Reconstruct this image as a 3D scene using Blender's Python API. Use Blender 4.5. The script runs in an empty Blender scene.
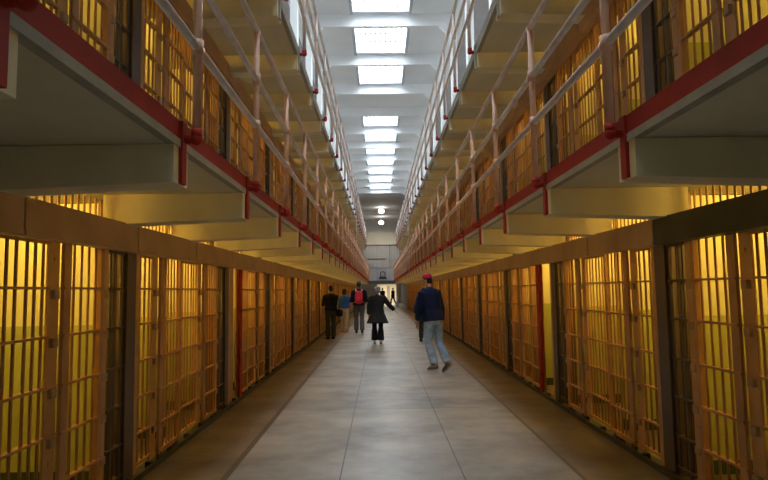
import bpy, bmesh, math, random
from mathutils import Vector, Matrix, Euler
random.seed(7)
S = bpy.context.scene
COL = S.collection
PI = math.pi
T = 2.39            # storey height of the tiers
P = 1.57            # pitch of one cell
Y0 = 5.13           # a cell party wall (a steel column stands at every second one)

# ------------------------------------------------------------------ camera, world, light, exposure
cam = bpy.data.cameras.new('camera')
camo = bpy.data.objects.new('camera', cam); COL.objects.link(camo)
r_ = Vector((1.67482e-3, -1.0866e-5, -2.4869e-5)).normalized()      # right  (x, depth, height)
f_ = Vector((.00771116, .99644232, .08392399)).normalized()         # forward
u_ = r_.cross(f_).normalized(); r_ = f_.cross(u_).normalized()
camo.matrix_world = Matrix(((r_.x, u_.x, -f_.x, -.142), (r_.y, u_.y, -f_.y, 0), (r_.z, u_.z, -f_.z, 1.565), (0, 0, 0, 1)))
cam.sensor_width = 36; cam.lens = 597 / 768 * 36; cam.clip_start = .05; cam.clip_end = 200
S.camera = camo
S.cycles.diffuse_bounces = 8; S.cycles.max_bounces = 12

w = bpy.data.worlds.new('world'); S.world = w; w.use_nodes = True
w.node_tree.nodes['Background'].inputs[0].default_value = (.75, .85, 1, 1)
w.node_tree.nodes['Background'].inputs[1].default_value = .6
S.view_settings.view_transform = 'Standard'; S.view_settings.look = 'None'
S.view_settings.exposure = 0.0; S.view_settings.gamma = 1
SKY = 13.0
SIDE_GLOW = 14.0
          # SKY: glow of the frosted skylight glass; SIDE_GLOW: added unseen side windows
CELL_W = 30.0       # lamp in each cell
CELL_C = (1.0, .63, .12)

# ------------------------------------------------------------------ materials
def mat(name, col, rough=.6, metal=0, var=.12, scale=6, bump=0, spec=.5, col2=None, detail=4):
    m = bpy.data.materials.new(name); m.use_nodes = True
    nt = m.node_tree; b = nt.nodes['Principled BSDF']
    b.inputs['Roughness'].default_value = rough; b.inputs['Metallic'].default_value = metal
    b.inputs['Specular IOR Level'].default_value = spec
    tc = nt.nodes.new('ShaderNodeTexCoord'); n = nt.nodes.new('ShaderNodeTexNoise')
    n.inputs['Scale'].default_value = scale; n.inputs['Detail'].default_value = detail
    nt.links.new(tc.outputs['Object'], n.inputs['Vector'])
    r = nt.nodes.new('ShaderNodeValToRGB')
    r.color_ramp.elements[0].position = .3; r.color_ramp.elements[1].position = .7
    c2 = col2 or tuple(min(1, c * (1 + var)) for c in col)
    c1 = tuple(c * (1 - var) for c in col)
    r.color_ramp.elements[0].color = (*c1, 1); r.color_ramp.elements[1].color = (*c2, 1)
    nt.links.new(n.outputs['Fac'], r.inputs['Fac']); nt.links.new(r.outputs['Color'], b.inputs['Base Color'])
    if bump:
        bp = nt.nodes.new('ShaderNodeBump'); bp.inputs['Strength'].default_value = bump
        nt.links.new(n.outputs['Fac'], bp.inputs['Height']); nt.links.new(bp.outputs['Normal'], b.inputs['Normal'])
    return m
def emit(name, col, st):
    m = bpy.data.materials.new(name); m.use_nodes = True; nt = m.node_tree
    nt.nodes.clear(); e = nt.nodes.new('ShaderNodeEmission'); o = nt.nodes.new('ShaderNodeOutputMaterial')
    e.inputs[0].default_value = (*col, 1); e.inputs[1].default_value = st
    nt.links.new(e.outputs[0], o.inputs[0]); return m
M = {}
M['steel'] = mat('tan_painted_steel', (.52, .26, .095), .5, var=.16, scale=5)
M['plate'] = mat('light_tan_plate', (.64, .35, .13), .5, var=.1, scale=5)
M['header'] = mat('header_paint', (.46, .28, .16), .5, var=.15, scale=3)
M['header_dark'] = mat('dark_green_steel', (.045, .045, .03), .45, var=.3, scale=4)
M['column'] = mat('brown_column_paint', (.13, .085, .055), .5, var=.15, scale=3)
M['sill'] = mat('dark_sill', (.07, .06, .045), .6, var=.3, scale=6)
M['lock'] = mat('brown_lock_metal', (.44, .27, .13), .45, var=.2, scale=20)
M['red'] = mat('red_paint', (.36, .026, .014), .6, var=.15, scale=5, spec=.2)
M['rail'] = mat('worn_rail_steel', (.80, .66, .60), .22, metal=.1, var=.12, scale=8)
M['post'] = mat('salmon_post_paint', (.74, .42, .28), .35, var=.1, scale=8)
M['post_up'] = mat('pale_pink_post_paint', (.68, .52, .47), .35, var=.1, scale=8)
M['pillar'] = mat('white_pilaster_paint', (.78, .80, .80), .6, var=.04, scale=2)
M['wallup'] = mat('grey_upper_wall', (.24, .22, .21), .75, var=.1, scale=1.5)
M['ceil'] = mat('pale_ceiling_paint', (.86, .87, .89), .7, var=.05, scale=.7)
M['concbeam'] = mat('cream_beam_concrete', (.74, .66, .44), .8, var=.08, scale=3, bump=.1)
M['edge'] = mat('pale_concrete_edge', (.34, .32, .26), .8, var=.1, scale=9)
M['grey'] = mat('grey_end_wall', (.62, .62, .62), .75, var=.08, scale=1)
M['ribs'] = mat('ribbed_grey_sheet', (.42, .42, .43), .75, var=.1, scale=1)
M['brownwall'] = mat('brown_grey_wall', (.20, .16, .12), .75, var=.15, scale=1)
M['cream'] = mat('cream_paint', (.72, .68, .56), .7, var=.05, scale=1)
M['white'] = mat('white_panel_paint', (.78, .78, .80), .6, var=.05, scale=1.2)
M['darkgrey'] = mat('slate_grey', (.16, .16, .17), .7, var=.2, scale=3)
M['black'] = mat('black_enamel', (.02, .02, .02), .4, var=.2)
M['mullion'] = mat('skylight_bar', (.55, .58, .62), .6, var=.05)
M['glass'] = emit('daylit_frosted_glass', (.80, .91, 1.0), SKY)
M['side_fill'] = emit('added_window_glow', (.86, .94, 1.0), SIDE_GLOW)  # emission of the added side windows, which fill the roof with light
M['lampglow'] = emit('lamp_glow', (1, .93, .8), 12)
M['hallglow'] = None

def slab_mat():     # concrete walkway soffit with the marks of its form boards
    m = mat('board_marked_concrete', (.62, .58, .43), .85, var=.06, scale=2, bump=.05)
    nt = m.node_tree; b = nt.nodes['Principled BSDF']
    g = nt.nodes.new('ShaderNodeNewGeometry'); wv = nt.nodes.new('ShaderNodeTexWave')
    wv.bands_direction = 'X'; wv.inputs['Scale'].default_value = 2.2; wv.inputs['Distortion'].default_value = .6
    bp = nt.nodes.new('ShaderNodeBump'); bp.inputs['Strength'].default_value = .12; bp.inputs['Distance'].default_value = .01
    nt.links.new(g.outputs['Position'], wv.inputs['Vector']); nt.links.new(wv.outputs['Fac'], bp.inputs['Height'])
    nt.links.new(bp.outputs['Normal'], b.inputs['Normal'])
    return m
M['slab'] = slab_mat()

def cell_mat():     # cell plaster: cream above, green dado below, dark skirting, repeating per storey
    m = bpy.data.materials.new('two_tone_cell_plaster'); m.use_nodes = True
    nt = m.node_tree; b = nt.nodes['Principled BSDF']; b.inputs['Roughness'].default_value = .7
    g = nt.nodes.new('ShaderNodeNewGeometry'); s = nt.nodes.new('ShaderNodeSeparateXYZ')
    nt.links.new(g.outputs['Position'], s.inputs[0])
    mo = nt.nodes.new('ShaderNodeMath'); mo.operation = 'MODULO'; mo.inputs[1].default_value = T
    nt.links.new(s.outputs['Z'], mo.inputs[0])
    n = nt.nodes.new('ShaderNodeTexNoise'); n.inputs['Scale'].default_value = 3
    ad = nt.nodes.new('ShaderNodeMath'); ad.operation = 'MULTIPLY_ADD'; ad.inputs[1].default_value = .012
    nt.links.new(n.outputs['Fac'], ad.inputs[0]); nt.links.new(mo.outputs[0], ad.inputs[2])
    dv = nt.nodes.new('ShaderNodeMath'); dv.operation = 'DIVIDE'; dv.inputs[1].default_value = T
    nt.links.new(ad.outputs[0], dv.inputs[0])
    r = nt.nodes.new('ShaderNodeValToRGB'); r.color_ramp.interpolation = 'CONSTANT'
    e = r.color_ramp.elements; e[0].position = 0; e[0].color = (.05, .08, .03, 1)
    e[1].position = .12 / T; e[1].color = (.50, .52, .15, 1)
    x = e.new(1.31 / T); x.color = (.80, .76, .42, 1)
    nt.links.new(dv.outputs[0], r.inputs['Fac']); nt.links.new(r.outputs['Color'], b.inputs['Base Color'])
    return m
M['cell'] = cell_mat()

def floor_mat():    # ground concrete: polished grey aisle, browner strips by the cells, joints and stains
    m = bpy.data.materials.new('polished_concrete'); m.use_nodes = True
    nt = m.node_tree; L = nt.links; b = nt.nodes['Principled BSDF']
    g = nt.nodes.new('ShaderNodeNewGeometry'); s = nt.nodes.new('ShaderNodeSeparateXYZ'); L.new(g.outputs['Position'], s.inputs[0])
    def math_(op, a, bb=None):
        q = nt.nodes.new('ShaderNodeMath'); q.operation = op
        for i, v in enumerate((a, bb)):
            if v is None: continue
            if isinstance(v, (int, float)): q.inputs[i].default_value = v
            else: L.new(v, q.inputs[i])
        return q.outputs[0]
    def line(coord, at, wd):
        d = math_('ABSOLUTE', math_('SUBTRACT', coord, at)); return math_('LESS_THAN', d, wd)
    X, Y = s.outputs['X'], s.outputs['Y']
    j = line(X, -1.48, .03)
    for at, wd in ((1.51, .017), (-.50, .006), (.54, .006)): j = math_('MAXIMUM', j, line(X, at, wd))
    ym = math_('MODULO', math_('ADD', Y, 30 * 1.57 - .35 + .06), 3.14)
    j = math_('MAXIMUM', j, line(ym, 1.5, .008))
    n = nt.nodes.new('ShaderNodeTexNoise'); n.inputs['Scale'].default_value = 1.1; n.inputs['Detail'].default_value = 6; n.inputs['Roughness'].default_value = .65
    mp = nt.nodes.new('ShaderNodeMapping'); mp.inputs['Scale'].default_value = (1, 1.15, 1)
    L.new(g.outputs['Position'], mp.inputs[0]); L.new(mp.outputs[0], n.inputs['Vector'])
    r = nt.nodes.new('ShaderNodeValToRGB'); r.color_ramp.elements[0].position = .32; r.color_ramp.elements[1].position = .68
    r.color_ramp.elements[0].color = (.165, .145, .12, 1); r.color_ramp.elements[1].color = (.37, .335, .285, 1)
    L.new(n.outputs['Fac'], r.inputs['Fac'])
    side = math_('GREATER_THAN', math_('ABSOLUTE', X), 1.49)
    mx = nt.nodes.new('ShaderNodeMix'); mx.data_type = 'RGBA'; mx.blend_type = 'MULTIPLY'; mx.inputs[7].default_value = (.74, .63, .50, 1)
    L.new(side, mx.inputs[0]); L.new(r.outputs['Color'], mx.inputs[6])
    band = math_('MULTIPLY', line(Y, 8.42, .36), .6)
    mb = nt.nodes.new('ShaderNodeMix'); mb.data_type = 'RGBA'; mb.blend_type = 'MULTIPLY'; mb.inputs[7].default_value = (.72, .74, .76, 1)
    L.new(band, mb.inputs[0]); L.new(mx.outputs[2], mb.inputs[6])
    mj = nt.nodes.new('ShaderNodeMix'); mj.data_type = 'RGBA'; mj.inputs[7].default_value = (.05, .045, .04, 1)
    L.new(math_('MULTIPLY', j, .9), mj.inputs[0]); L.new(mb.outputs[2], mj.inputs[6])
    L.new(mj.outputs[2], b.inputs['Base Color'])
    rr = nt.nodes.new('ShaderNodeMapRange'); rr.inputs[3].default_value = .44; rr.inputs[4].default_value = .30
    L.new(n.outputs['Fac'], rr.inputs[0]); L.new(rr.outputs[0], b.inputs['Roughness'])
    return m
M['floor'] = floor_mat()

# ------------------------------------------------------------------ mesh helpers
class MB:
    def __init__(s): s.v = []; s.f = []; s.sm = []
    def box(s, x0, x1, y0, y1, z0, z1):
        if x0 > x1: x0, x1 = x1, x0
        if y0 > y1: y0, y1 = y1, y0
        n = len(s.v); s.v += [(x, y, z) for z in (z0, z1) for y in (y0, y1) for x in (x0, x1)]
        s.f += [tuple(n + i for i in q) for q in ((0, 2, 3, 1), (4, 5, 7, 6), (0, 1, 5, 4), (2, 6, 7, 3), (0, 4, 6, 2), (1, 3, 7, 5))]
        s.sm += [False] * 6; return s
    def cyl(s, a, b, r, n=10, r2=None):
        a, b = Vector(a), Vector(b); d = (b - a).normalized()
        p = d.orthogonal().normalized(); q = d.cross(p); k = len(s.v); r2 = r if r2 is None else r2
        for c, rr in ((a, r), (b, r2)):
            for i in range(n):
                t = 2 * PI * i / n; s.v.append(tuple(c + (p * math.cos(t) + q * math.sin(t)) * rr))
        for i in range(n): s.f.append((k + i, k + (i + 1) % n, k + n + (i + 1) % n, k + n + i)); s.sm.append(True)
        s.f.append(tuple(k + i for i in range(n))[::-1]); s.f.append(tuple(k + n + i for i in range(n))); s.sm += [False] * 2
        return s
    def tube(s, pts, rs, n=12, el=None, cap=True):
        """loft of rings along a path; el = list of (rx, ry) ellipse factors; rings keep the world x axis as rx"""
        pts = [Vector(p) for p in pts]; k = len(s.v); m = len(pts)
        for i, c in enumerate(pts):
            d = (pts[min(i + 1, m - 1)] - pts[max(i - 1, 0)]).normalized()
            p = Vector((1, 0, 0)) - d * d.x
            if p.length < .3: p = Vector((0, 1, 0)) - d * d.y
            p.normalize(); q = d.cross(p); ex, ey = el[i] if el else (1, 1)
            for j in range(n):
                t = 2 * PI * j / n; s.v.append(tuple(c + p * math.cos(t) * rs[i] * ex + q * math.sin(t) * rs[i] * ey))
        for i in range(m - 1):
            for j in range(n):
                s.f.append((k + i * n + j, k + i * n + (j + 1) % n, k + (i + 1) * n + (j + 1) % n, k + (i + 1) * n + j)); s.sm.append(True)
        if cap:
            s.f.append(tuple(k + j for j in range(n))[::-1]); s.f.append(tuple(k + (m - 1) * n + j for j in range(n))); s.sm += [False] * 2
        return s
    def ball(s, c, rx, ry=None, rz=None, n=14, m=10, z0=-1., z1=1.):
        ry = rx if ry is None else ry; rz = rx if rz is None else rz; k = len(s.v)
        for i in range(m + 1):
            a = math.asin(max(-1, min(1, z0 + (z1 - z0) * i / m))) if (z0, z1) != (-1., 1.) else -PI / 2 + PI * i / m
            for j in range(n):
                t = 2 * PI * j / n
                s.v.append((c[0] + rx * math.cos(a) * math.cos(t), c[1] + ry * math.cos(a) * math.sin(t), c[2] + rz * math.sin(a)))
        for i in range(m):
            for j in range(n):
                s.f.append((k + i * n + j, k + i * n + (j + 1) % n, k + (i + 1) * n + (j + 1) % n, k + (i + 1) * n + j)); s.sm.append(True)
        return s
    def prism(s, poly, y0, y1):     # poly in x,z extruded along y
        k = len(s.v); n = len(poly)
        s.v += [(x, y0, z) for x, z in poly] + [(x, y1, z) for x, z in poly]
        for i in range(n): s.f.append((k + i, k + (i + 1) % n, k + n + (i + 1) % n, k + n + i)); s.sm.append(False)
        s.f.append(tuple(k + i for i in range(n))[::-1]); s.f.append(tuple(k + n + i for i in range(n))); s.sm += [False] * 2
        return s
    def mesh(s, name):
        me = bpy.data.meshes.new(name); me.from_pydata(s.v, [], s.f); me.validate()
        if len(me.polygons) == len(s.sm): me.polygons.foreach_set('use_smooth', s.sm)
        bm = bmesh.new(); bm.from_mesh(me); bmesh.ops.recalc_face_normals(bm, faces=bm.faces); bm.to_mesh(me); bm.free()
        return me
    def build(s, name, m, parent=None, loc=None):
        me = s.mesh(name); me.materials.append(M[m] if isinstance(m, str) else m)
        return link(name, me, parent, loc)
def link(name, me, parent=None, loc=None):
    o = bpy.data.objects.new(name, me); COL.objects.link(o)
    if parent: o.parent = parent
    if loc: o.location = loc
    return o
def tag(o, label=None, cat=None, group=None, kind=None):
    if label: o['label'] = label
    if cat: o['category'] = cat
    if group: o['group'] = group
    if kind: o['kind'] = kind
    return o
def empty(name, loc=(0, 0, 0), rz=0):
    o = bpy.data.objects.new(name, None); COL.objects.link(o); o.location = loc; o.rotation_euler = (0, 0, rz); o.empty_display_size = .1
    return o
def copy_tree(o, parent=None):
    c = o.copy(); COL.objects.link(c)
    if parent: c.parent = parent
    for ch in list(o.children): copy_tree(ch, c)
    return c
def struct(name, mb, m): return tag(mb.build(name, m), kind='structure')
ORD = ('zeroth first second third fourth fifth sixth seventh eighth ninth tenth eleventh twelfth thirteenth fourteenth fifteenth sixteenth '
       'seventeenth eighteenth nineteenth twentieth twenty-first twenty-second twenty-third twenty-fourth twenty-fifth twenty-sixth '
       'twenty-seventh twenty-eighth twenty-ninth thirtieth thirty-first thirty-second thirty-third').split()

# ------------------------------------------------------------------ setting
YA, YB, YEND = -4.0, 52.23, 72.0
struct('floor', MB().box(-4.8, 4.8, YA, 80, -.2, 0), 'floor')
K0, K1 = -2, 30         # cells: party walls at Y0 + P*k for k in K0..K1
for s, side in ((-1, 'left'), (1, 'right')):
    b = MB(); b.box(s * 4.6, s * 4.8, Y0 + K0 * P - .1, YB, 0, 4.87)
    for k in range(K0, K1 + 1):
        for z0, z1 in ((0, 2.34), (2.48, 4.72)):
            y = Y0 + k * P; b.box(s * 2.52, s * 4.62, y - .05, y + .05, z0, z1)
    b.box(s * 2.56, s * 4.8, YB, YB + .12, 0, 4.87)
    b.box(s * 2.56, s * 4.8, YA, Y0 + K0 * P - .05, 0, 4.87)
    struct('wall_' + side + '_cells', b, 'cell')
    b = MB()
    for z in (2.35, 2.35 + T): b.box(s * 2.27, s * 4.75, YA, YB, z, z + .13)
    struct('trim_%d' % (1 if s < 0 else 2), b, 'edge')
    # upper gallery wall with pilasters that carry the roof beams
    b = MB().box(s * 2.28, s * 2.5, YA, YB, 4.87, 7.3).box(s * 2.28, s * 7.0, YA, YB, 7.3, 7.42).box(s * 2.28, s * 2.5, YB, YEND, 4.87, 10.2)
    b.box(s * 7.0, s * 7.2, YA, YB, 7.3, 10.2).box(s * 2.3, s * 7.2, YA, YB, 10.15, 10.3).box(s * 2.5, s * 7.2, YB - .1, YB + .1, 7.3, 10.2).box(s * 2.5, s * 7.2, YA - .1, YA, 7.3, 10.2)
    struct('wall_' + side + '_upper', b, 'wallup')
    for i in range(-2, 15):  # windows added out of view to brighten the ceiling from the sides
        y = Y0 + 2 * P * i + P
        g = tag(MB().box(s * 6.93, s * 6.97, y - .8, y + .8, 7.9, 9.6).build('window_%d' % (40 + (i + 2) * 2 + (s > 0)), 'side_fill'), kind='structure')
        q = MB()
        for t in range(5): q.box(s * 6.88, s * 6.93, y - .82 + t * .4, y - .78 + t * .4, 7.86, 9.64)
        for t in range(5): q.box(s * 6.88, s * 6.93, y - .82, y + .82, 7.86 + t * .43, 7.90 + t * .43)
        q.build('window_frame', 'mullion', g)
    b = MB()
    for i in range(-3, 16):
        y = Y0 + 2 * P * i; b.box(s * 2.12, s * 2.3, y - .12, y + .12, 4.87, 9.6)
    b.box(s * 2.28, s * 2.5, YA, YB, 9.3, 10.2)
    struct('trim_%d' % (3 if s < 0 else 4), b, 'pillar')
    struct('wall_' + side + '_far', MB().box(s * 2.42, s * 2.6, YB + .12, YEND, 0, 4.87), 'darkgrey' if s > 0 else 'brownwall')
struct('wall_back', MB().box(-4.8, 4.8, YA - .2, YA, 0, 10.3), 'grey')

# roof: slab strips beside the skylights, cross beams with haunches, wells and glazing
ZC, ZBm = 10.0, 9.60
SOLID = (6,)            # bay without a skylight: between beams 6 and 7
beams = [Y0 + 2 * P * i for i in range(-2, 15)]       # last at 49.09
b = MB()
for s in (-1, 1): b.box(s * .86, s * 2.5, YA, beams[-1], ZC, ZC + .15)
b.box(-.87, .87, YA, beams[0], ZC, ZC + .15)
bay = [(beams[i], beams[i + 1], i - 2) for i in range(len(beams) - 1)]
for y0, y1, i in bay:
    if i in SOLID: b.box(-.87, .87, y0, y1, ZC - .01, ZC + .15)
    else: b.box(-.87, .87, y0 - .05, y0 + .3, ZC, ZC + .15); b.box(-.87, .87, y1 - .3, y1 + .05, ZC, ZC + .15)
b.box(-2.4, 2.4, beams[-1], 64, 10.0, 10.15)
b.box(-2.5, 2.5, 64, YEND, 10.0, 10.15)
b.box(-2.5, 2.5, 63.9, 64.1, 9.71, 10.05)
struct('ceiling', b, 'ceil')
b = MB()
for y in beams:
    b.prism([(-2.3, ZC), (-2.3, ZBm - .22), (-2.0, ZBm - .20), (-1.78, ZBm), (1.78, ZBm), (2.0, ZBm - .20), (2.3, ZBm - .22), (2.3, ZC)], y - .08, y + .08)
struct('trim_5', b, 'ceil')
b = MB()
for y0, y1, i in bay:
    if i in SOLID: continue
    for s in (-1, 1): b.box(s * .84, s * .93, y0 + .3, y1 - .3, ZC - .14, ZC + .3)
    for y in (y0 + .3, y1 - .3): b.box(-.88, .88, y - .03, y + .03, ZC - .06, ZC + .3)
struct('trim_6', b, 'mullion')
n = 1
for y0, y1, i in bay:
    if i in SOLID: continue
    g = tag(MB().box(-.85, .85, y0 + .3, y1 - .3, ZC + .14, ZC + .16).build('window_%d' % n, 'glass'), kind='structure')
    q = MB()
    for t in range(1, 10): x = -.85 + t * .17; q.box(x - .022, x + .022, y0 + .3, y1 - .3, ZC + .09, ZC + .12)
    for t in range(1, 4): y = y0 + .3 + t * (y1 - y0 - .6) / 4; q.box(-.85, .85, y - .03, y + .03, ZC + .085, ZC + .11)
    q.build('window_frame', 'mullion', g); n += 1

# far end wall with the doorway, cream band, ribbed sheet and conduit
b = MB()
b.box(-2.6, -.42, YEND, YEND + .2, 0, 2.25); b.box(1.9, 2.6, YEND, YEND + .2, 0, 2.25)
b.box(-2.6, 2.6, YEND, YEND + .2, 2.25, 10.2)
struct('wall_end', b, 'grey')
struct('trim_7', MB().box(-2.4, 2.4, YEND - .25, YEND, 7.05, 8.55), 'cream')
b = MB()
for i in range(24):
    x = -2.35 + i * .2; b.box(x, x + .05, YEND - .05, YEND, 3.5, 7.05)
struct('trim_8', b, 'ribs')
struct('trim_10', MB().box(-2.4, -.5, YEND - .03, YEND, 0, 2.33).box(1.98, 2.4, YEND - .03, YEND, 0, 2.33), 'brownwall')
struct('trim_9', MB().box(-1.6, .6, YEND - .1, YEND - .05, 5.3, 5.4).box(1.05, 1.12, YEND - .1, YEND - .05, 3.5, 7.34), 'darkgrey')
b = MB().box(-.5, -.42, YEND - .04, YEND + .24, 0, 2.33).box(1.9, 1.98, YEND - .04, YEND + .24, 0, 2.33).box(-.5, 1.98, YEND - .04, YEND + .24, 2.25, 2.33)
struct('door_1', b, 'cream')
b = MB().box(-3.5, 4.5, 79, 79.2, 0, 3.2).box(-3.6, -3.5, YEND + .2, 79.2, 0, 3.2).box(4.4, 4.5, YEND + .2, 79.2, 0, 3.2).box(-3.6, 4.5, YEND + .2, 79.2, 3.1, 3.2)
struct('wall_hall', b, 'cream')
struct('door_2', MB().box(.75, 1.15, 78.9, 79, 0, 2.1), 'edge')
for x, y, z, e, c in ((.7, 75.5, 2.7, 330, (1, .86, .62)),):
    l = bpy.data.lights.new('hall_light', 'AREA'); l.size = 2; l.energy = e; l.color = c
    o = bpy.data.objects.new('hall_light', l); COL.objects.link(o); o.location = (x, y, z)

# ------------------------------------------------------------------ cross gallery at the far end
e = tag(empty('footbridge', (0, 54.6, 2.35)), 'white panelled footbridge crossing the aisle above the far doorway', 'footbridge')
MB().box(-2.4, 2.4, 0, 1.6, -.18, .13).build('deck', 'darkgrey', e)
q = MB().box(-2.4, 2.4, -.06, 0, .10, 1.25)
q.build('parapet', 'white', e)
q = MB()
for x in (-1.2, -.4, .4, 1.2): q.box(x - .012, x + .012, -.075, -.06, .12, 1.24)
q.box(-2.4, 2.4, -.09, .02, 1.25, 1.29)
q.build('trim_strip', 'edge', e)
e = tag(empty('wall_clock', (.12, 54.47, 2.95)), 'black-rimmed clock on a dark base, mounted on the white footbridge panel', 'clock')
q = MB(); m_ = 28
pts = []
for i in range(m_ + 1):
    t = 2 * PI * i / m_; c, s_ = math.cos(t), math.sin(t)
    pts.append((.21 * abs(c) ** .6 * (1 if c > 0 else -1), 0, .06 + .23 * abs(s_) ** .6 * (1 if s_ > 0 else -1)))
for i in range(m_): q.cyl(pts[i], pts[i + 1], .045, 8)
q.build('rim', 'black', e)
MB().box(-.19, .19, -.01, .01, -.15, .27).build('dial', 'white', e)
MB().box(-.36, .36, -.05, .02, -.36, -.2).box(-.24, .24, -.05, .02, -.22, -.13).build('base', 'black', e)
MB().box(-.006, .012, -.03, -.02, .05, .2).box(0, .12, -.03, -.02, .055, .075).build('hand', 'black', e)
tag(MB().box(-.25, .25, -.2, 0, 0, .22).build('junction_box', 'white', loc=(-.75, 54.54, 3.66)), 'small white box on the left end of the footbridge parapet', 'box')
for x, wd in ((1.45, .10), (2.3, .12)):
    tag(MB().box(-wd, wd, -.1, .1, 0, 2.17).build('bridge_post', 'white', loc=(x, 55.2 if x < 2 else 53.2, 0)),
        'white square post under the footbridge, just right of the bright doorway' if x < 2 else 'white square post under the footbridge where the right cells end', 'post')

# ------------------------------------------------------------------ walkways, railings
def walkway(s, tier, y0, y1, k0, k1):
    z = 2.49 + T * (tier - 2); side = 'left' if s < 0 else 'right'
    up = tier == 3
    e = tag(empty('walkway', (s * 1.7, y0, z)), ('%s %s walkway on cantilever beams, along the %s cells' %
            (('uppermost', 'white-edged') if up else ('lower', 'red-edged')) .__add__((side,))), 'walkway', 'cell block walkways')
    MB().box(s * (1.23 - 1.7), s * (2.27 - 1.7), 0, y1 - y0, -.14, -.01).build('slab', 'slab', e)
    MB().box(s * (1.205 - 1.7), s * (1.24 - 1.7), 0, y1 - y0, -.10, 0).build('fascia', 'edge' if up else 'red', e)
    MB().box(s * (1.20 - 1.7), s * (1.25 - 1.7), 0, y1 - y0, -.145, -.102).build('edge_strip', 'edge', e)
    bm_ = None; st = None
    for k in range(k0, k1):
        yb = 3.19 + P * k
        if bm_ is None:
            # beam tapering a little to its free end
            q = MB(); xi, xo = s * (2.3 - 1.7), s * (1.21 - 1.7)
            q.v = [(xo, -.11, -.145), (xo, .11, -.145), (xo, -.11, -.345), (xo, .11, -.345), (xi, -.11, -.145), (xi, .11, -.145), (xi, -.11, -.385), (xi, .11, -.385)]
            q.f = [(0, 1, 3, 2), (4, 6, 7, 5), (0, 4, 5, 1), (2, 3, 7, 6), (0, 2, 6, 4), (1, 5, 7, 3)]; q.sm = [False] * 6
            bm_ = q.build('beam', 'concbeam', e, (0, yb - y0, 0))
            st = MB().box(s * (1.19 - 1.7), s * (1.21 - 1.7), -.035, .035, -.34, 0).build('strap', 'edge' if up else 'red', bm_)
            bm_.data.polygons[0].material_index = 0
        else:
            c = copy_tree(bm_); c.parent = e; c.location = (0, yb - y0, 0)
    # railing: a thing of its own
    r = tag(empty('railing', (s * 1.13, y0, z)), ('pink-grey three-pipe railing on the %s walkway, %s side' % ('uppermost' if up else 'lower', side)), 'railing', 'walkway railings')
    for h, nm in ((.42, 'lower_rail'), (.81, 'middle_rail'), (1.22, 'top_rail')):
        MB().cyl((0, 0, h), (0, y1 - y0, h), .025, 12).build(nm, 'rail', r)
    po = None
    for k in range(k0, k1):
        yb = 3.20 + P * k - y0
        if po is None:
            po = MB().cyl((0, 0, -.06), (0, 0, 1.22), .024, 14).ball((0, 0, 1.22), .027).cyl((0, -.04, 1.22), (0, .04, 1.22), .028, 12).build('post', 'post_up' if up else 'post', r, (0, yb, 0))
            for h in (.42, .81):
                MB().cyl((0, 0, h - .045), (0, 0, h + .045), .033, 14).cyl((0, -.04, h), (0, .04, h), .031, 12).build('collar', 'post_up' if up else 'post', po)
            q = MB().cyl((0, 0, -.085), (0, 0, -.035), .031, 14).ball((0, 0, -.09), .034).cyl((0, 0, -.09), (s * .075, 0, -.09), .024, 14).cyl((s * .064, 0, -.09), (s * .078, 0, -.09), .04, 14)
            q.build('elbow_bracket', 'red', po)
        else:
            c = copy_tree(po); c.parent = r; c.location = (0, yb, 0)
for s in (-1, 1):
    walkway(s, 2, .6, 54.6, -1, 33)
    walkway(s, 3, .6, 45.6, -1, 27)
    side = 'left' if s < 0 else 'right'
    q = MB().cyl((0, 0, -.1), (0, 0, 3.2), .035, 12)
    for zc in (.8, 2.3): q.cyl((0, 0, zc), (0, 0, zc + .06), .05, 12)
    tag(q.build('riser_pipe', 'post_up', loc=(s * 1.18, 26.75, 2.49)), 'thin pale vertical pipe rising outside the %s railings far down the aisle' % side, 'pipe')

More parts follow.
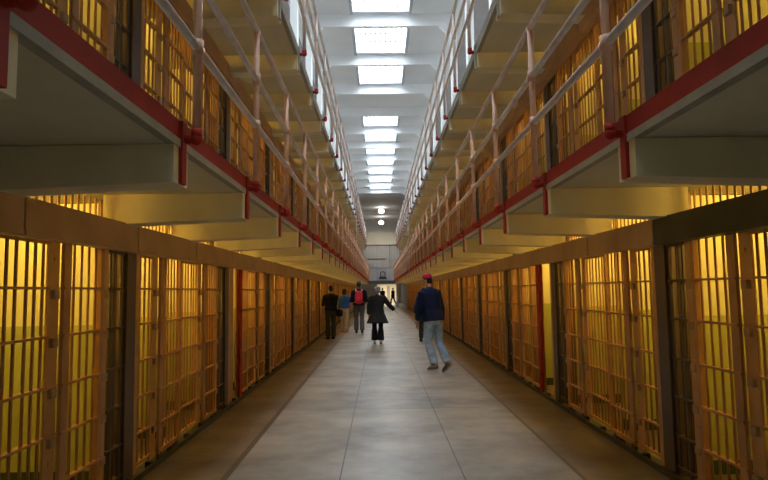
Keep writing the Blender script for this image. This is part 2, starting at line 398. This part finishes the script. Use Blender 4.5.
# ------------------------------------------------------------------ cell fronts
HB = (.11, .36, .67, .98, 1.30, 1.61)
def bars(b, x, y0, y1, z0, z1, r=.0102, sp=.095):
    n_ = max(1, round((y1 - y0) / sp)); st = (y1 - y0) / n_
    for i in range(n_): b.cyl((x, y0 + st * (i + .5), z0), (x, y0 + st * (i + .5), z1), r, 8)
def hbars(b, x, y0, y1, hs=HB, t=.008, d=.022):
    for h in hs: b.box(x - d, x + d, y0, y1, h - t, h + t)
def cell_proto(s, kind):
    """cell front at x = 0 (bar plane); the aisle lies at x = -s"""
    e = empty('cell_front')
    L = {'A': ((.13, .46), (.46, .59), (.59, 1.17), None, (1.19, 1.57)),
         'B': ((0, .28), (.28, .41), (.41, .97), (.98, 1.12), (1.12, 1.42)),
         'C': (None, (.60, .72), (.72, 1.20), None, (1.22, 1.57))}[kind]
    f1, p1, dr, p2, f2 = L
    for f in (f1, f2):
        if not f: continue
        b = MB(); bars(b, 0, f[0] + .01, f[1] - .01, .09, 2.0); hbars(b, 0, f[0], f[1], HB + (1.90,))
        dk = kind == 'B' and f is f2
        if dk: b.box(-.015, .015, f[0] + .08, f[0] + .11, .06, 2.0).box(-.015, .015, f[1] - .06, f[1] - .02, .06, 2.0)
        g_ = b.build('bar_grille', 'column' if dk else 'steel', e)
        if dk: g_['label'] = 'darker brown narrow grille'
    if kind != 'B': MB().box(-s * .035, s * .02, .03, .09, .05, 2.0).build('frame_strip', 'plate', e)
    for p in (p1, p2):
        if not p: continue
        b = MB().box(-.008, .008, p[0], p[1], .06, 2.0)
        for h in (1.80, .5): b.cyl((-s * .008, (p[0] + p[1]) / 2, h), (-s * .02, (p[0] + p[1]) / 2, h), .012, 8)
        pl = b.build('jamb_plate', 'plate', e)
        for h in HB[1:]:
            MB().box(-s * .008, -s * .035, p[0] + .03, p[1] - .035, h - .07, h - .012).build('latch_bracket', 'lock', pl)
    if kind == 'C' and s < 0: MB().box(-.01, .01, .14, .40, .05, 2.0).build('frame_strip', 'steel', e)
    xd = -s * .03                                  # sliding door hangs in front of the grille
    b = MB(); bars(b, xd, dr[0] + .09, dr[1] - .055, .1, 1.95)
    hbars(b, xd, dr[0], dr[1])
    b.box(xd - .012, xd + .012, dr[0], dr[0] + .09, .07, 1.98); b.box(xd - .018, xd + .018, dr[1] - .05, dr[1], .07, 1.98)
    b.box(xd - .012, xd + .012, dr[0], dr[1], .07, .12)
    d = b.build('door', 'steel', e)
    for yy in (dr[0] + .05, dr[1] - .1): MB().cyl((xd - .015, yy, .045), (xd + .015, yy, .045), .04, 12).build('roller', 'sill', d)
    b = MB(); bars(b, s * .18, .02, 1.55 if kind != 'B' else 1.42, 2.08, 2.345); b.box(s * .165, s * .195, 0, P, 2.0, 2.09)
    b.box(s * .01, s * .165, 0, P, 2.0, 2.02)
    b.build('transom_bars', 'steel', e)
    # mechanism housing and its lower lip
    b = MB().box(-s * .05, -s * .15, -.225, P - .243, 1.93, 2.12); b.box(-s * .045, -s * .155, -.225, P - .243, 1.905, 1.93); b.box(-s * .05, -s * .12, -.243, -.225, 1.94, 2.11)
    b.build('lock_housing', 'header', e)
    b = MB().box(s * .06, -s * .07, 0, P, 0, .02).box(-s * .055, -s * .075, 0, P, 0, .05)
    for yy in (.35, .9, 1.4): b.box(-s * .01, -s * .06, yy, yy + .05, .02, .07)
    b.build('sill', 'sill', e)
    return e
protos = {}; dark = []
XB = 2.27
def column_proto(s):
    b = MB().box(-s * .04, -s * .025, -.17, .01, 0, 2.34).box(s * .20, s * .215, -.17, .01, 0, 2.34).box(-s * .03, s * .21, -.155, -.005, 0, 2.34)
    return b.mesh('steel_post')
SIDE = {-1: 'left', 1: 'right'}
for s in (-1, 1):
    cme = column_proto(s); cme.materials.append(M['column'])
    for tier in (1, 2):
        z0 = (tier - 1) * 2.49 + (0 if tier == 1 else 0)
        fl = 'ground' if tier == 1 else 'upper'
        num = 0
        for k in range(-2, 30):
            y = Y0 + P * k; num += 1
            kind = 'A' if k % 2 == 0 else 'B'
            if tier == 1 and k == 2: kind = 'C'
            if (s, kind) not in protos:
                c = protos[(s, kind)] = cell_proto(s, kind)
            else: c = copy_tree(protos[(s, kind)])
            c.location = (s * XB, y, z0)
            extra = ''
            if tier == 1 and k == 2: extra = ' by red upright'
            lab = 'orange barred %s-floor cell front%s, %s from camera, %s side' % (fl, extra, ORD[num], SIDE[s])
            tag(c, lab, 'cell front', 'barred cell fronts on the %s floor' % fl)
            if s == 1 and tier == 1 and k < 0: dark.append(c)
            if k >= -1:
                l = bpy.data.lights.new('cell_light', 'POINT'); l.energy = CELL_W; l.color = CELL_C; l.shadow_soft_size = .06
                o = bpy.data.objects.new('cell_light', l); COL.objects.link(o); o.location = (s * 3.0, y + P / 2, z0 + 2.24)
        for i in range(-1, 16):
            c = link('steel_post', cme, None, (s * XB, Y0 + 2 * P * i, z0))
            tag(c, 'brown steel post between %s-floor cells, %s from the camera on the %s' % (fl, ORD[i + 2], SIDE[s]), 'post', 'steel posts on the %s floor' % fl)
    q = MB().box(-.018, .018, -.06, .06, 0, 1.93)
    tag(q.build('red_upright', 'red', loc=(s * 2.215, 8.90, 0)), 'red painted steel upright at the %s ground-floor cells, beside an open gap' % SIDE[s], 'upright')

for c in dark:
    for ch in c.children:
        if ch.name.startswith('lock_housing'):
            ch.data = ch.data.copy(); ch.data.materials[0] = M['header_dark']; ch['label'] = 'dark green-black lock housing'

# ------------------------------------------------------------------ hanging lamps over the far end
for i, (x, y, z, lab) in enumerate(((.10, 60.5, 9.70, 'glowing white ceiling lamp, nearer of the two beyond the skylights'), (.10, 68.0, 9.38, 'glowing white ceiling lamp, farther of the two beyond the skylights'))):
    e = tag(empty('ceiling_lamp', (x, y, z)), lab, 'lamp', 'lamps beyond the skylights')
    l = bpy.data.lights.new('lamp_light', 'AREA'); l.shape = 'DISK'; l.size = .5; l.energy = 150; l.color = (1, .93, .82)
    o = bpy.data.objects.new('lamp_light', l); COL.objects.link(o); o.location = (x, y, z - .34)
    MB().cyl((0, 0, .1), (0, 0, .17 if i == 0 else .52), .03, 8).cyl((0, 0, .02), (0, 0, .12), .22, 20, .1).build('lamp_housing', 'white', e)
    MB().ball((0, 0, -.08), .30, .30, .22, 20, 12).build('lamp_globe', 'lampglow', e)

# ------------------------------------------------------------------ visitors
M['skin'] = mat('skin', (.50, .28, .20), .55, var=.05, scale=10)
def cloth(name, c, v=.15): return mat(name, c, .85, var=v, scale=14, bump=.15, spec=.2)
def remesh(o, vox=.012, it=4):
    m = o.modifiers.new('r', 'REMESH'); m.mode = 'VOXEL'; m.voxel_size = vox; m.use_smooth_shade = True
    k = o.modifiers.new('s', 'SMOOTH'); k.iterations = it; k.factor = .5
    dg = bpy.context.evaluated_depsgraph_get(); me = bpy.data.meshes.new_from_object(o.evaluated_get(dg))
    o.modifiers.clear(); mm = o.data.materials[0]; o.data = me
    if not len(me.materials): me.materials.append(mm)
    return o
def join_into(o, mb):
    """add further loose-free geometry (fingers rooted in the palm) to a body mesh"""
    bm = bmesh.new(); bm.from_mesh(o.data); t = mb.mesh('t'); bm.from_mesh(t); bm.to_mesh(o.data); bm.free()
    for p in o.data.polygons: p.use_smooth = True
def V(*a): return Vector(a)
def person(name, loc, rz, h, label, pose, wear, head_turn=0, lean=0):
    """pose: la, ra = (upper arm direction, forearm direction); ll, rl = (thigh angle, shin angle, foot pitch), degrees, + forward"""
    k = h / 1.75
    root = tag(empty(name, loc, rz), label, 'person'); root.scale = (k, k, k)
    hipz = .93
    def leg(sx, a, b, fp):
        hip = V(sx * .095, 0, hipz); a, b = math.radians(a), math.radians(b)
        knee = hip + V(sx * .005, math.sin(a) * .43, -math.cos(a) * .43); ank = knee + V(0, math.sin(b) * .42, -math.cos(b) * .42)
        return hip, knee, ank, math.radians(fp)
    L = [leg(-1, *pose['ll']), leg(1, *pose['rl'])]
    low = min(q[2].z - .08 + min(0, -math.sin(q[3]) * .17) for q in L)
    dz = -low
    tip = math.tan(math.radians(lean))
    def up(x, y, z): return V(x, y + (z - .93) * tip, z + dz)
    legs = [(a + V(0, 0, dz), b + V(0, 0, dz), c + V(0, 0, dz), f) for a, b, c, f in L]
    A = []
    for sx, key in ((-1, 'la'), (1, 'ra')):
        u, f = pose[key]; sh = up(sx * .185, 0, 1.40); u = V(*u).normalized(); f = V(*f).normalized()
        el = sh + u * .29; wr = el + f * .25; A.append((sx, sh, el, wr, f))
    def torso(b, g, z0=.84, z1=1.46):
        prof = [(.80, .135, .105), (.88, .165, .12), (.96, .168, .12), (1.08, .148, .105), (1.22, .165, .112), (1.34, .185, .112), (1.42, .155, .095), (1.47, .085, .072)]
        pr = [p for p in prof if z0 - .03 <= p[0] <= z1 + .03]
        b.tube([up(0, 0, p[0]) for p in pr], [1] * len(pr), 20, [(p[1] + g, p[2] + g) for p in pr])
    def armtube(b, g, q, upto=1.0):
        sx, sh, el, wr, f = q; e2 = el + (wr - el) * upto
        b.tube([sh + V(-sx * .05, 0, .01), sh, sh.lerp(el, .5), el, el.lerp(e2, .4), e2], [.055 + g, .058 + g, .046 + g, .040 + g, .039 + g, (.027 if upto > .9 else .034) + g], 12)
        b.ball(el, .041 + g)
    def legtube(b, g, q, upto=1.0, flare=0):
        hip, kn, an, f = q; e2 = kn + (an - kn) * upto
        if upto <= 0:
            e2 = hip + (kn - hip) * (1 + upto); b.tube([hip + V(0, 0, .05), hip.lerp(e2, .5), e2], [.088 + g, .083 + g, .075 + g + flare], 14); return
        b.tube([hip + V(0, 0, .05), hip.lerp(kn, .35), kn, kn.lerp(e2, .35), e2], [.088 + g, .082 + g, .058 + g, .057 + g + flare * .4, .038 + g + flare], 14)
        b.ball(kn, .057 + g)
    # continuous body
    b = MB(); torso(b, -.012)
    for q in A: armtube(b, -.004, q)
    for q in legs: legtube(b, -.004, q)
    for hip, kn, an, f in legs:
        b.tube([an + V(0, -.05, -.04), an + V(0, .02, -.035), an + V(0, .14 * math.cos(f), -.055 - .14 * math.sin(f))], [.035, .04, .026], 10)
    hc_ = up(0, .01, 1.635); tr = Matrix.Rotation(math.radians(head_turn), 3, 'Z')
    def hd(x, y, z): return hc_ + tr @ V(x, y, z)
    b.tube([up(0, 0, 1.42), up(0, .0, 1.50), hc_ + V(0, -.005, -.04)], [.065, .054, .054], 14)
    b.ball(hc_ + V(0, 0, .015), .074, .09, .098); b.ball(hd(0, .03, -.055), .052, .058, .055)
    b.ball(hd(0, .088, -.02), .013, .02, .02); b.ball(hd(0, .07, -.062), .022, .018, .010)
    for sx in (-1, 1): b.ball(hd(sx * .074, -.005, -.01), .010, .018, .028); b.ball(hd(sx * .028, .078, .008), .012, .01, .009)
    for sx, sh, el, wr, f in A:
        b.tube([wr - f * .02, wr + f * .03, wr + f * .085], [.024, .036, .036], 12, [(.62, 1.05)] * 3)
    body = b.build('body', 'skin', root); remesh(body, .009, 3)
    fg = MB()
    for sx, sh, el, wr, f in A:
        side = f.cross(V(1, 0, 0)); side = V(0, 1, 0) if side.length < .2 else side.normalized()
        if side.y < 0: side = -side
        nrm = V(-sx, 0, 0); nrm = (nrm - f * nrm.dot(f)).normalized()
        for i, (off, ln) in enumerate(((.027, .068), (.009, .078), (-.009, .072), (-.026, .056))):
            p0 = wr + f * .065 + side * off; p1 = p0 + f * (ln * .55 + .02); p2 = p1 + (f * .8 + nrm * .6).normalized() * ln * .32; p3 = p2 + (f * .45 + nrm * .9).normalized() * ln * .28
            fg.tube([p0, p1, p2, p3], [.009, .0085, .008, .006], 8)
        p0 = wr + f * .02 + side * .015; p1 = p0 + (f * .6 + side * .8).normalized() * .045; p2 = p1 + (f * .95 + side * .3).normalized() * .035
        fg.tube([p0, p1, p2], [.011, .010, .007], 8)
    join_into(body, fg)
    for sx in (-1, 1): MB().ball(hd(sx * .028, .086, .010), .008).build('eye', 'black', body)
    # hair
    hr = wear.get('hair', {})
    b = MB(); b.ball(hd(0, -.014, .03), .083, .092, .10)
    if hr.get('full'): b.ball(hd(0, -.035, -.01), .105, .085, .10); b.ball(hd(0, -.01, .05), .10, .10, .085)
    else: b.ball(hd(0, -.035, -.01), .074, .070, .075)
    hair = b.build('hair', hr['m'], root); remesh(hair, .012, 2)
    if wear.get('cap'):
        b = MB(); b.ball(hd(0, -.004, .045), .092, .104, .090, 20, 10, z0=-.1, z1=1.)
        b.ball(hd(0, -.004, .134), .012, .012, .006, 8, 4)
        cp = b.build('cap', wear['cap'], root)
        c0 = [hd(x, .085 + .085 * math.sqrt(max(0, 1 - (x / .082) ** 2)), .045 - .012 * abs(x) / .08) for x in [(-.08 + .16 * i / 10) for i in range(11)]]
        c1 = [hd(x, .06 + .03 * math.sqrt(max(0, 1 - (x / .09) ** 2)), .045) for x in [(-.08 + .16 * i / 10) for i in range(11)]]
        b = MB(); 
        for dz_ in (0, .008): b.v += [tuple(p + V(0, 0, dz_)) for p in c0 + c1]
        for i in range(10):
            b.f += [(i, i + 1, 12 + i, 11 + i), (22 + i, 33 + i, 34 + i, 23 + i), (i, 22 + i, 23 + i, i + 1), (11 + i, 12 + i, 34 + i, 33 + i)]; b.sm += [True] * 4
        b.build('cap_bill', wear['cap'], cp)
    # trousers or shorts
    tm, tl, fl = wear['legs']
    b = MB(); torso(b, .006, .80, 1.0)
    for q in legs: legtube(b, .014, q, tl, fl)
    tro = b.build('trousers' if tl > 0 else 'shorts', tm, root); remesh(tro, .012, 3)
    if wear.get('belt'): b = MB(); b.tube([up(0, 0, .985), up(0, 0, 1.02)], [1, 1], 20, [(.187, .139), (.186, .137)]); b.build('shirt_hem', wear['belt'], root)
    # top
    um, al, hem, g = wear['top']
    b = MB(); torso(b, g, hem, 1.46)
    if hem < .8:
        b.tube([up(0, 0, 1.0), up(0, 0, .85), up(0, -.01, hem)], [1] * 3, 20, [(.19, .145), (.25, .19), (.35, .25)])
    elif hem < .95: b.tube([up(0, 0, hem), up(0, 0, 1.05)], [1, 1], 20, [(.168 + g, .122 + g), (.165 + g, .12 + g)])
    for q in A: armtube(b, g * .8, q, al)
    b.tube([up(0, 0, 1.43), up(0, 0, 1.50)], [.085, .066], 16)
    tp = b.build(wear.get('top_name', 'jacket'), um, root); remesh(tp, .012, 3)
    # shoes
    for hip, kn, an, f in legs:
        d = V(0, math.cos(f), -math.sin(f)); u = V(0, math.sin(f), math.cos(f))
        b = MB(); o_ = an + V(0, 0, -.03)
        b.tube([o_ + d * -.075 - u * .012, o_ + d * -.03 - u * .008, o_ + d * .05 - u * .014, o_ + d * .13 - u * .022, o_ + d * .185 - u * .03], [.030, .046, .044, .040, .02], 12, [(1, .9)] * 5)
        b.tube([o_ + V(0, -.01, .05), o_ + V(0, 0, -.01)], [.046, .048], 12)
        sh = b.build('shoe', wear['shoes'], root); remesh(sh, .009, 2)
        b = MB(); b.tube([o_ + d * -.09 - u * .05, o_ + d * .0 - u * .05, o_ + d * .1 - u * .05, o_ + d * .19 - u * .048], [.03, .042, .046, .025], 14, [(1, .22)] * 4)
        b.build('sole', wear.get('sole', 'black'), sh)
    return root, up
navy = cloth('navy_jacket_cloth', (.008, .014, .045)); jean = cloth('faded_blue_denim', (.27, .36, .50), .25)
blk = cloth('black_cloth', (.012, .012, .015)); dgr = cloth('charcoal_cloth', (.035, .035, .033)); dgn = cloth('dark_green_grey_cloth', (.045, .05, .04))
blue = cloth('bright_blue_cloth', (.03, .12, .48)); beige = cloth('beige_cloth', (.50, .40, .28)); capm = cloth('crimson_cap_cloth', (.48, .02, .07))
gtr = cloth('grey_trouser_cloth', (.09, .09, .10)); brnh = mat('dark_brown_hair', (.03, .018, .012), .5, var=.3, scale=40)
blkh = mat('black_hair', (.012, .010, .010), .5, var=.3, scale=40); gryh = mat('grey_hair', (.26, .25, .24), .6, var=.2, scale=40)
shoe = mat('grey_brown_suede', (.12, .10, .09), .7, var=.3, scale=30); shirtw = cloth('pale_shirt_cloth', (.6, .6, .6)); wsh = cloth('white_shoe_canvas', (.6, .58, .56))
tan = mat('tan_rubber', (.35, .30, .26), .7); redp = cloth('red_backpack_nylon', (.62, .03, .05)); whs = cloth('pale_strap', (.6, .55, .55))
dn = ((0, .05, -1), (0, .25, -1))
R_ = math.radians
person('person', (.87, 11.5, 0), R_(38), 1.83, 'person in crimson cap, navy jacket and faded jeans walking away on the right',
       dict(la=((-.05, .24, -1), (.12, .34, -1)), ra=((.16, -.22, -1), (.05, .05, -1)), ll=(6, -22, 8), rl=(-4, -30, 34)),
       dict(hair=dict(m=brnh), cap=capm, legs=(jean, .96, .022), belt=None, top=(navy, .93, .885, .035), shoes=shoe, sole=tan), head_turn=22, lean=11)
person('person', (1.18, 18.1, 0), R_(10), 1.62, 'person in dark blue top mostly hidden behind the walker in the crimson cap',
       dict(la=((-.3, .1, -1), (-.05, .5, -1)), ra=dn, ll=(10, 0, 0), rl=(-8, -20, 15)),
       dict(hair=dict(m=brnh), legs=(dgr, .95, .02), top=(cloth('deep_blue_cloth', (.02, .03, .12)), .93, .92, .03), shoes=blk))
person('person', (-.23, 17.8, 0), R_(-4), 1.68, 'grey-haired person in long black jacket and wide black trousers, mid-aisle, right arm held out',
       dict(la=((-.25, .0, -1), (-.1, .25, -1)), ra=((.75, .25, -1), (.60, .35, -.62)), ll=(6, 0, 0), rl=(-4, -12, 5)),
       dict(hair=dict(m=gryh, full=1), legs=(blk, .95, .055), top=(cloth('charcoal_coat_cloth', (.022, .022, .022)), .93, .62, .045), shoes=wsh, top_name='jacket'), lean=4)
person('person', (-1.77, 19.7, 0), R_(25), 1.74, 'person in black top and dark grey trousers standing by the left cells',
       dict(la=((-.1, .5, -1), (.35, .9, .2)), ra=((.12, .5, -1), (-.35, .9, .2)), ll=(0, 0, 0), rl=(2, 0, 0)),
       dict(hair=dict(m=blkh), legs=(dgn, .97, .03), top=(blk, .93, .92, .035), shoes=blk))
person('person', (-1.50, 22.9, 0), R_(-15), 1.62, 'dark-haired person in bright blue top and beige trousers beside the left cells',
       dict(la=((-.2, .1, -1), (-.1, .3, -1)), ra=((.55, .45, -1), (.7, .55, -.25)), ll=(3, 0, 0), rl=(-6, -10, 5)),
       dict(hair=dict(m=blkh, full=1), legs=(beige, .80, .0), top=(blue, .93, .95, .025), shoes=cloth('pink_shoe_canvas', (.5, .25, .22)), top_name='blouse'))
bp, upf = person('person', (-.93, 22.3, 0), R_(0), 1.90, 'person in black T-shirt and grey trousers wearing a red backpack',
       dict(la=((-.22, .05, -1), (-.1, .3, -1)), ra=((.22, .05, -1), (.1, .3, -1)), ll=(4, 0, 0), rl=(-5, -12, 6)),
       dict(hair=dict(m=blkh), legs=(gtr, .97, .03), top=(blk, .30, .93, .03), shoes=blk, top_name='t_shirt'))
e = tag(empty('backpack', (-.93, 22.3, 0)), 'red backpack with pale shoulder straps on the back of the person in black', 'backpack'); e.scale = (1.085,) * 3
b = MB(); b.tube([V(0, -.22, 1.0), V(0, -.235, 1.06), V(0, -.235, 1.25), V(0, -.215, 1.38), V(0, -.20, 1.44)], [.09, .13, .135, .12, .06], 18, [(1, .58)] * 5)
b.tube([V(0, -.30, 1.03), V(0, -.315, 1.09), V(0, -.31, 1.2)], [.08, .11, .10], 16, [(1, .35)] * 3)
o = b.build('bag', redp, e); remesh(o, .012, 3)
for sx in (-1, 1):
    MB().tube([V(sx * .09, -.16, 1.42), V(sx * .11, -.06, 1.50), V(sx * .125, .05, 1.47), V(sx * .13, .135, 1.36), V(sx * .14, .12, 1.15), V(sx * .15, -.02, 1.05), V(sx * .12, -.17, 1.05)], [.024] * 7, 10, [(1, .35)] * 7).build('shoulder_strap', whs, e)
e = tag(empty('shoulder_bag', (-1.50, 19.95, 0)), 'small black bag hanging at the right hip of the standing person in black', 'bag')
b = MB(); b.tube([V(0, 0, .72), V(0, 0, .76), V(0, 0, .92), V(0, 0, .96)], [.08, .11, .11, .07], 16, [(1, .5)] * 4); remesh(b.build('pouch', blk, e), .012, 2)
MB().tube([V(-.08, 0, .93), V(-.12, -.02, 1.2), V(-.16, -.02, 1.4)], [.012] * 3, 8).build('strap', blk, e)
person('person', (.10, 62.5, 0), R_(5), 1.80, 'dark-clothed person in the bright far doorway, left of the two there',
       dict(la=dn, ra=dn, ll=(10, 0, 0), rl=(-8, -16, 8)), dict(hair=dict(m=blkh), legs=(blk, .97, .03), top=(blk, .93, .92, .04), shoes=blk))
person('person', (1.15, 60.5, 0), R_(60), 1.80, 'dark-clothed person striding at the right side of the bright far doorway',
       dict(la=dn, ra=dn, ll=(22, 5, 0), rl=(-14, -30, 25)), dict(hair=dict(m=blkh), legs=(navy, .97, .03), top=(navy, .93, .92, .04), shoes=blk))
